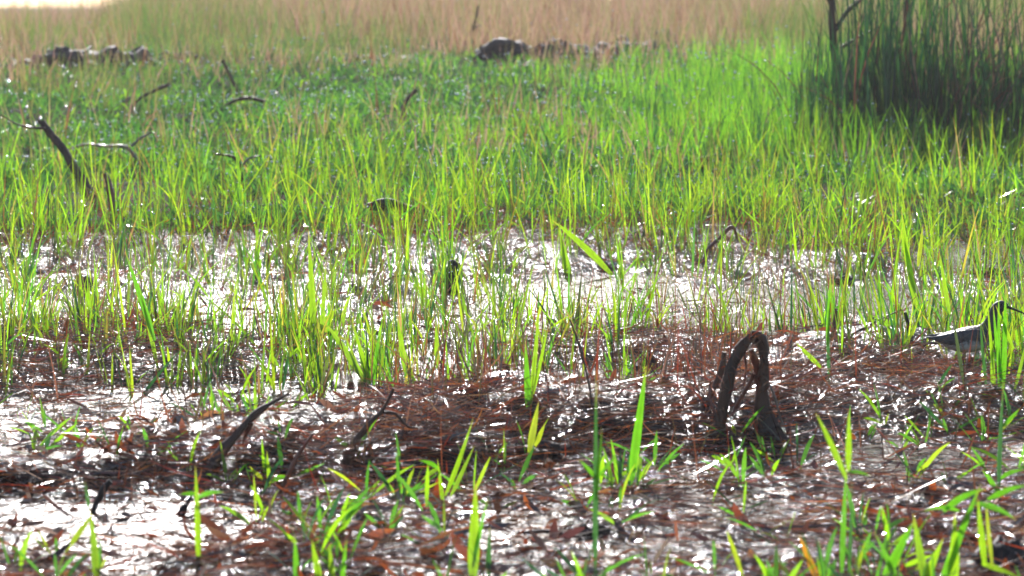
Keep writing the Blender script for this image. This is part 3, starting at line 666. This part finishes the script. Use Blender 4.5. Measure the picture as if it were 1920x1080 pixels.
shoot('bright leaning blades in front of the bird neck', (1880, 735), [((1880, 735), (1862, 570), 9, Lg, 0), ((1902, 655), (1866, 572), 9, Lb, 0), ((1882, 735), (1884, 540), 12, Lg, 0), ((1860, 735), (1858, 620), 8, Lb, 0), ((1900, 735), (1930, 620), 7, Lb, 0), ((1872, 735), (1874, 548), 9, Lg, 0), ((1850, 735), (1838, 590), 7, Ld, 0), ((1868, 735), (1850, 556), 7, Lb, 0)])
shoot('lime tuft in the water left of the centre pool', (590, 655), [((590, 655), (578, 430), 15, Lb, 0), ((600, 655), (612, 490), 10, Lb, 0), ((568, 600), (655, 640), 12, Ly, 2), ((620, 655), (615, 560), 9, Lg, 0)])
shoot('bright leaning tuft on the near side of the centre grass', (690, 725), [((690, 725), (605, 600), 15, Lb, 4), ((695, 725), (660, 600), 10, Lb, 0), ((760, 700), (745, 590), 12, Lb, 0), ((700, 725), (712, 610), 10, Lg, 0), ((820, 690), (818, 600), 11, Lb, 0)])
shoot('lime tuft in the water at the near end of the big pool', (992, 790), [((992, 790), (985, 640), 14, Lg, 0), ((995, 760), (1012, 570), 10, Lb, 0), ((1000, 740), (1028, 610), 8, Lb, 0)])
shoot('slim dark stems leaning over the right pool with a green leaf', (1555, 740), [((1555, 740), (1550, 500), 7, Ld, 0), ((1552, 650), (1556, 520), 8, Lg, 0), ((1540, 690), (1490, 640), 10, Lb, 0)])
shoot('long lime blade in the water on the left', (296, 690), [((296, 690), (262, 545), 9, Lb, 0), ((290, 640), (235, 470), 12, Lg, 0)])

# ------------------------------------------------------------------ wading bird
def bird():
    g = ground_at(1806, 694)
    sc = FPX/g.y; u = 1/sc
    c0 = at(1806, 640, g.y); root = Vector((c0.x, c0.y, g.z))
    zc = c0.z-g.z                                      # body centre above the mud
    t = empty('sandpiper', root, 'grey and white sandpiper standing in the wet litter behind grass blades at right', 'bird')
    M_back = solid_mat('slate_feathers', (.045, .045, .055), (.12, .115, .12), .38, 160, .5, .1, (1, 1, 2.5))
    M_bill = solid_mat('bird_bill', (.02, .02, .02), (.04, .035, .03), .35, 60, .1)
    M_leg = solid_mat('bird_leg', (.16, .15, .05), (.25, .22, .08), .5, 60, .1)
    mb, tt, o = new_mat('bird_plumage')
    N = tt.nodes.new; L = tt.links.new
    p = N('ShaderNodeBsdfPrincipled'); p.inputs['Roughness'].default_value = .6
    tc = N('ShaderNodeTexCoord'); sp = N('ShaderNodeSeparateXYZ'); L(tc.outputs['Object'], sp.inputs[0])
    nz = N('ShaderNodeTexNoise'); nz.inputs['Scale'].default_value = 190; L(tc.outputs['Object'], nz.inputs['Vector'])
    m1 = N('ShaderNodeMath'); m1.operation = 'MULTIPLY_ADD'; m1.inputs[1].default_value = .03; L(nz.outputs[0], m1.inputs[0]); L(sp.outputs['Z'], m1.inputs[2])
    cr = N('ShaderNodeMapRange'); cr.inputs[1].default_value = zc-8*u+.015; cr.inputs[2].default_value = zc+6*u+.015; L(m1.outputs[0], cr.inputs[0])
    mx = N('ShaderNodeMix'); mx.data_type = 'RGBA'; L(cr.outputs[0], mx.inputs[0]); mx.inputs[6].default_value = (.8, .78, .76, 1); mx.inputs[7].default_value = (.075, .07, .068, 1)
    L(mx.outputs[2], p.inputs['Base Color']); L(p.outputs[0], o.inputs[0])
    def loft(name, st, mat, sides=16, yo=0):
        V, F = [], []
        for i, (x, z, ry, rz) in enumerate(st):
            a = st[max(i-1, 0)]; b = st[min(i+1, len(st)-1)]
            d = Vector((b[0]-a[0], 0, b[1]-a[1])).normalized(); nn = Vector((-d.z, 0, d.x))
            for k in range(sides):
                th = 2*math.pi*k/sides
                q = Vector((x, yo, z))+Vector((0, 1, 0))*ry*math.cos(th)+nn*rz*math.sin(th)
                V.append((q.x*u, q.y*u, zc+q.z*u))
        for i in range(len(st)-1):
            for k in range(sides): F.append((i*sides+k, i*sides+(k+1) % sides, (i+1)*sides+(k+1) % sides, (i+1)*sides+k))
        me = bpy.data.meshes.new(name); me.from_pydata(V, [], F+[tuple(range(sides)), tuple(range((len(st)-1)*sides, len(st)*sides))[::-1]]); me.update()
        for q in me.polygons: q.use_smooth = True
        ob = link(name, me, mat, t)
        s = ob.modifiers.new('s', 'SUBSURF'); s.levels = 1; s.render_levels = 2
        return ob
    loft('body', [(-50, 4, 5, 3), (-42, 3, 12, 8), (-28, 1, 20, 15), (-10, 0, 26, 21), (10, 2, 28, 24), (28, 6, 26, 24), (42, 14, 21, 22), (51, 26, 15, 18), (56, 40, 11, 14),
                  (59, 52, 10.5, 12), (63, 62, 12.5, 12.5), (70, 68, 12, 12), (77, 68, 9, 9), (82, 66, 5, 5)], mb)
    for s in (-1, 1):
        loft('wing', [(40, 14, 3, 6), (34, 13, 6, 13), (18, 10, 7, 17), (-4, 7, 6.5, 16), (-26, 6, 5, 12), (-46, 6, 3, 7), (-62, 8, 1.4, 3), (-68, 9, .5, 1)], M_back, 12, yo=s*20)
    loft('mantle', [(40, 24, 10, 5), (28, 23, 18, 8), (8, 19, 21, 9), (-14, 14, 19, 8), (-36, 10, 12, 5), (-50, 8, 6, 3)], M_back, 14)
    loft('tail', [(-40, 5, 11, 4), (-54, 6, 10, 2.5), (-66, 8, 8, 1.6), (-72, 9, 6, .8)], M_back, 12)
    loft('bill', [(80, 66, 3.6, 3.4), (90, 62.5, 2.4, 2.4), (104, 57, 1.8, 1.8), (120, 50, 1, 1.1)], M_bill, 10)
    M_eye = solid_mat('bird_eye', (.004, .004, .004), (.01, .008, .006), .08, 10, 0)
    for s in (-1, 1):
        loft('eye', [(66.5, 70, .3, .3), (67.2, 70, 1.6, 1.6), (69, 70, 2, 2.2), (70.8, 70, 1.6, 1.6), (71.5, 70, .3, .3)], M_eye, 10, yo=s*11.6)
    for s, xf in ((-1, 4), (1, -6)):
        hip = Vector(((xf)*u, s*10*u, zc-17*u)); knee = Vector(((xf-7)*u, s*10*u, zc-34*u)); foot = Vector((xf*u, s*10*u, .002))
        lg = link('leg', tube_mesh('leg', [hip, knee, foot], [2.6*u, 1.5*u, 1.3*u], sides=8, rough=.04), M_leg, t)
        for dx, dy in ((16, 0), (13, 8), (13, -8), (-6, 0)):
            link('toe', tube_mesh('toe', [foot, foot+Vector((dx*.6*u, dy*.6*u, .003)), foot+Vector((dx*u, dy*u, 0))], [1.3*u, 1*u, .6*u], sides=6, rough=.03), M_leg, lg)
bird()

# ------------------------------------------------------------------ haze
def haze():
    x0, x1, y0, y1, z0, z1 = -70, 70, -32, 900, -1.2, 2.4
    V = [(x, y, z) for x in (x0, x1) for y in (y0, y1) for z in (z0, z1)]
    F = [(0, 1, 3, 2), (4, 6, 7, 5), (0, 4, 5, 1), (2, 3, 7, 6), (0, 2, 6, 4), (1, 5, 7, 3)]
    me = bpy.data.meshes.new('haze'); me.from_pydata(V, [], F); me.update()
    m, t, o = new_mat('haze_air'); v = t.nodes.new('ShaderNodeVolumePrincipled')
    v.inputs['Color'].default_value = (.95, .93, .95, 1); v.inputs['Density'].default_value = .0012; v.inputs['Anisotropy'].default_value = .3
    t.links.new(v.outputs[0], o.inputs['Volume'])
    tag(link('haze', me, m), 'thin bright morning haze over the field', 'haze', kind='stuff')
haze()
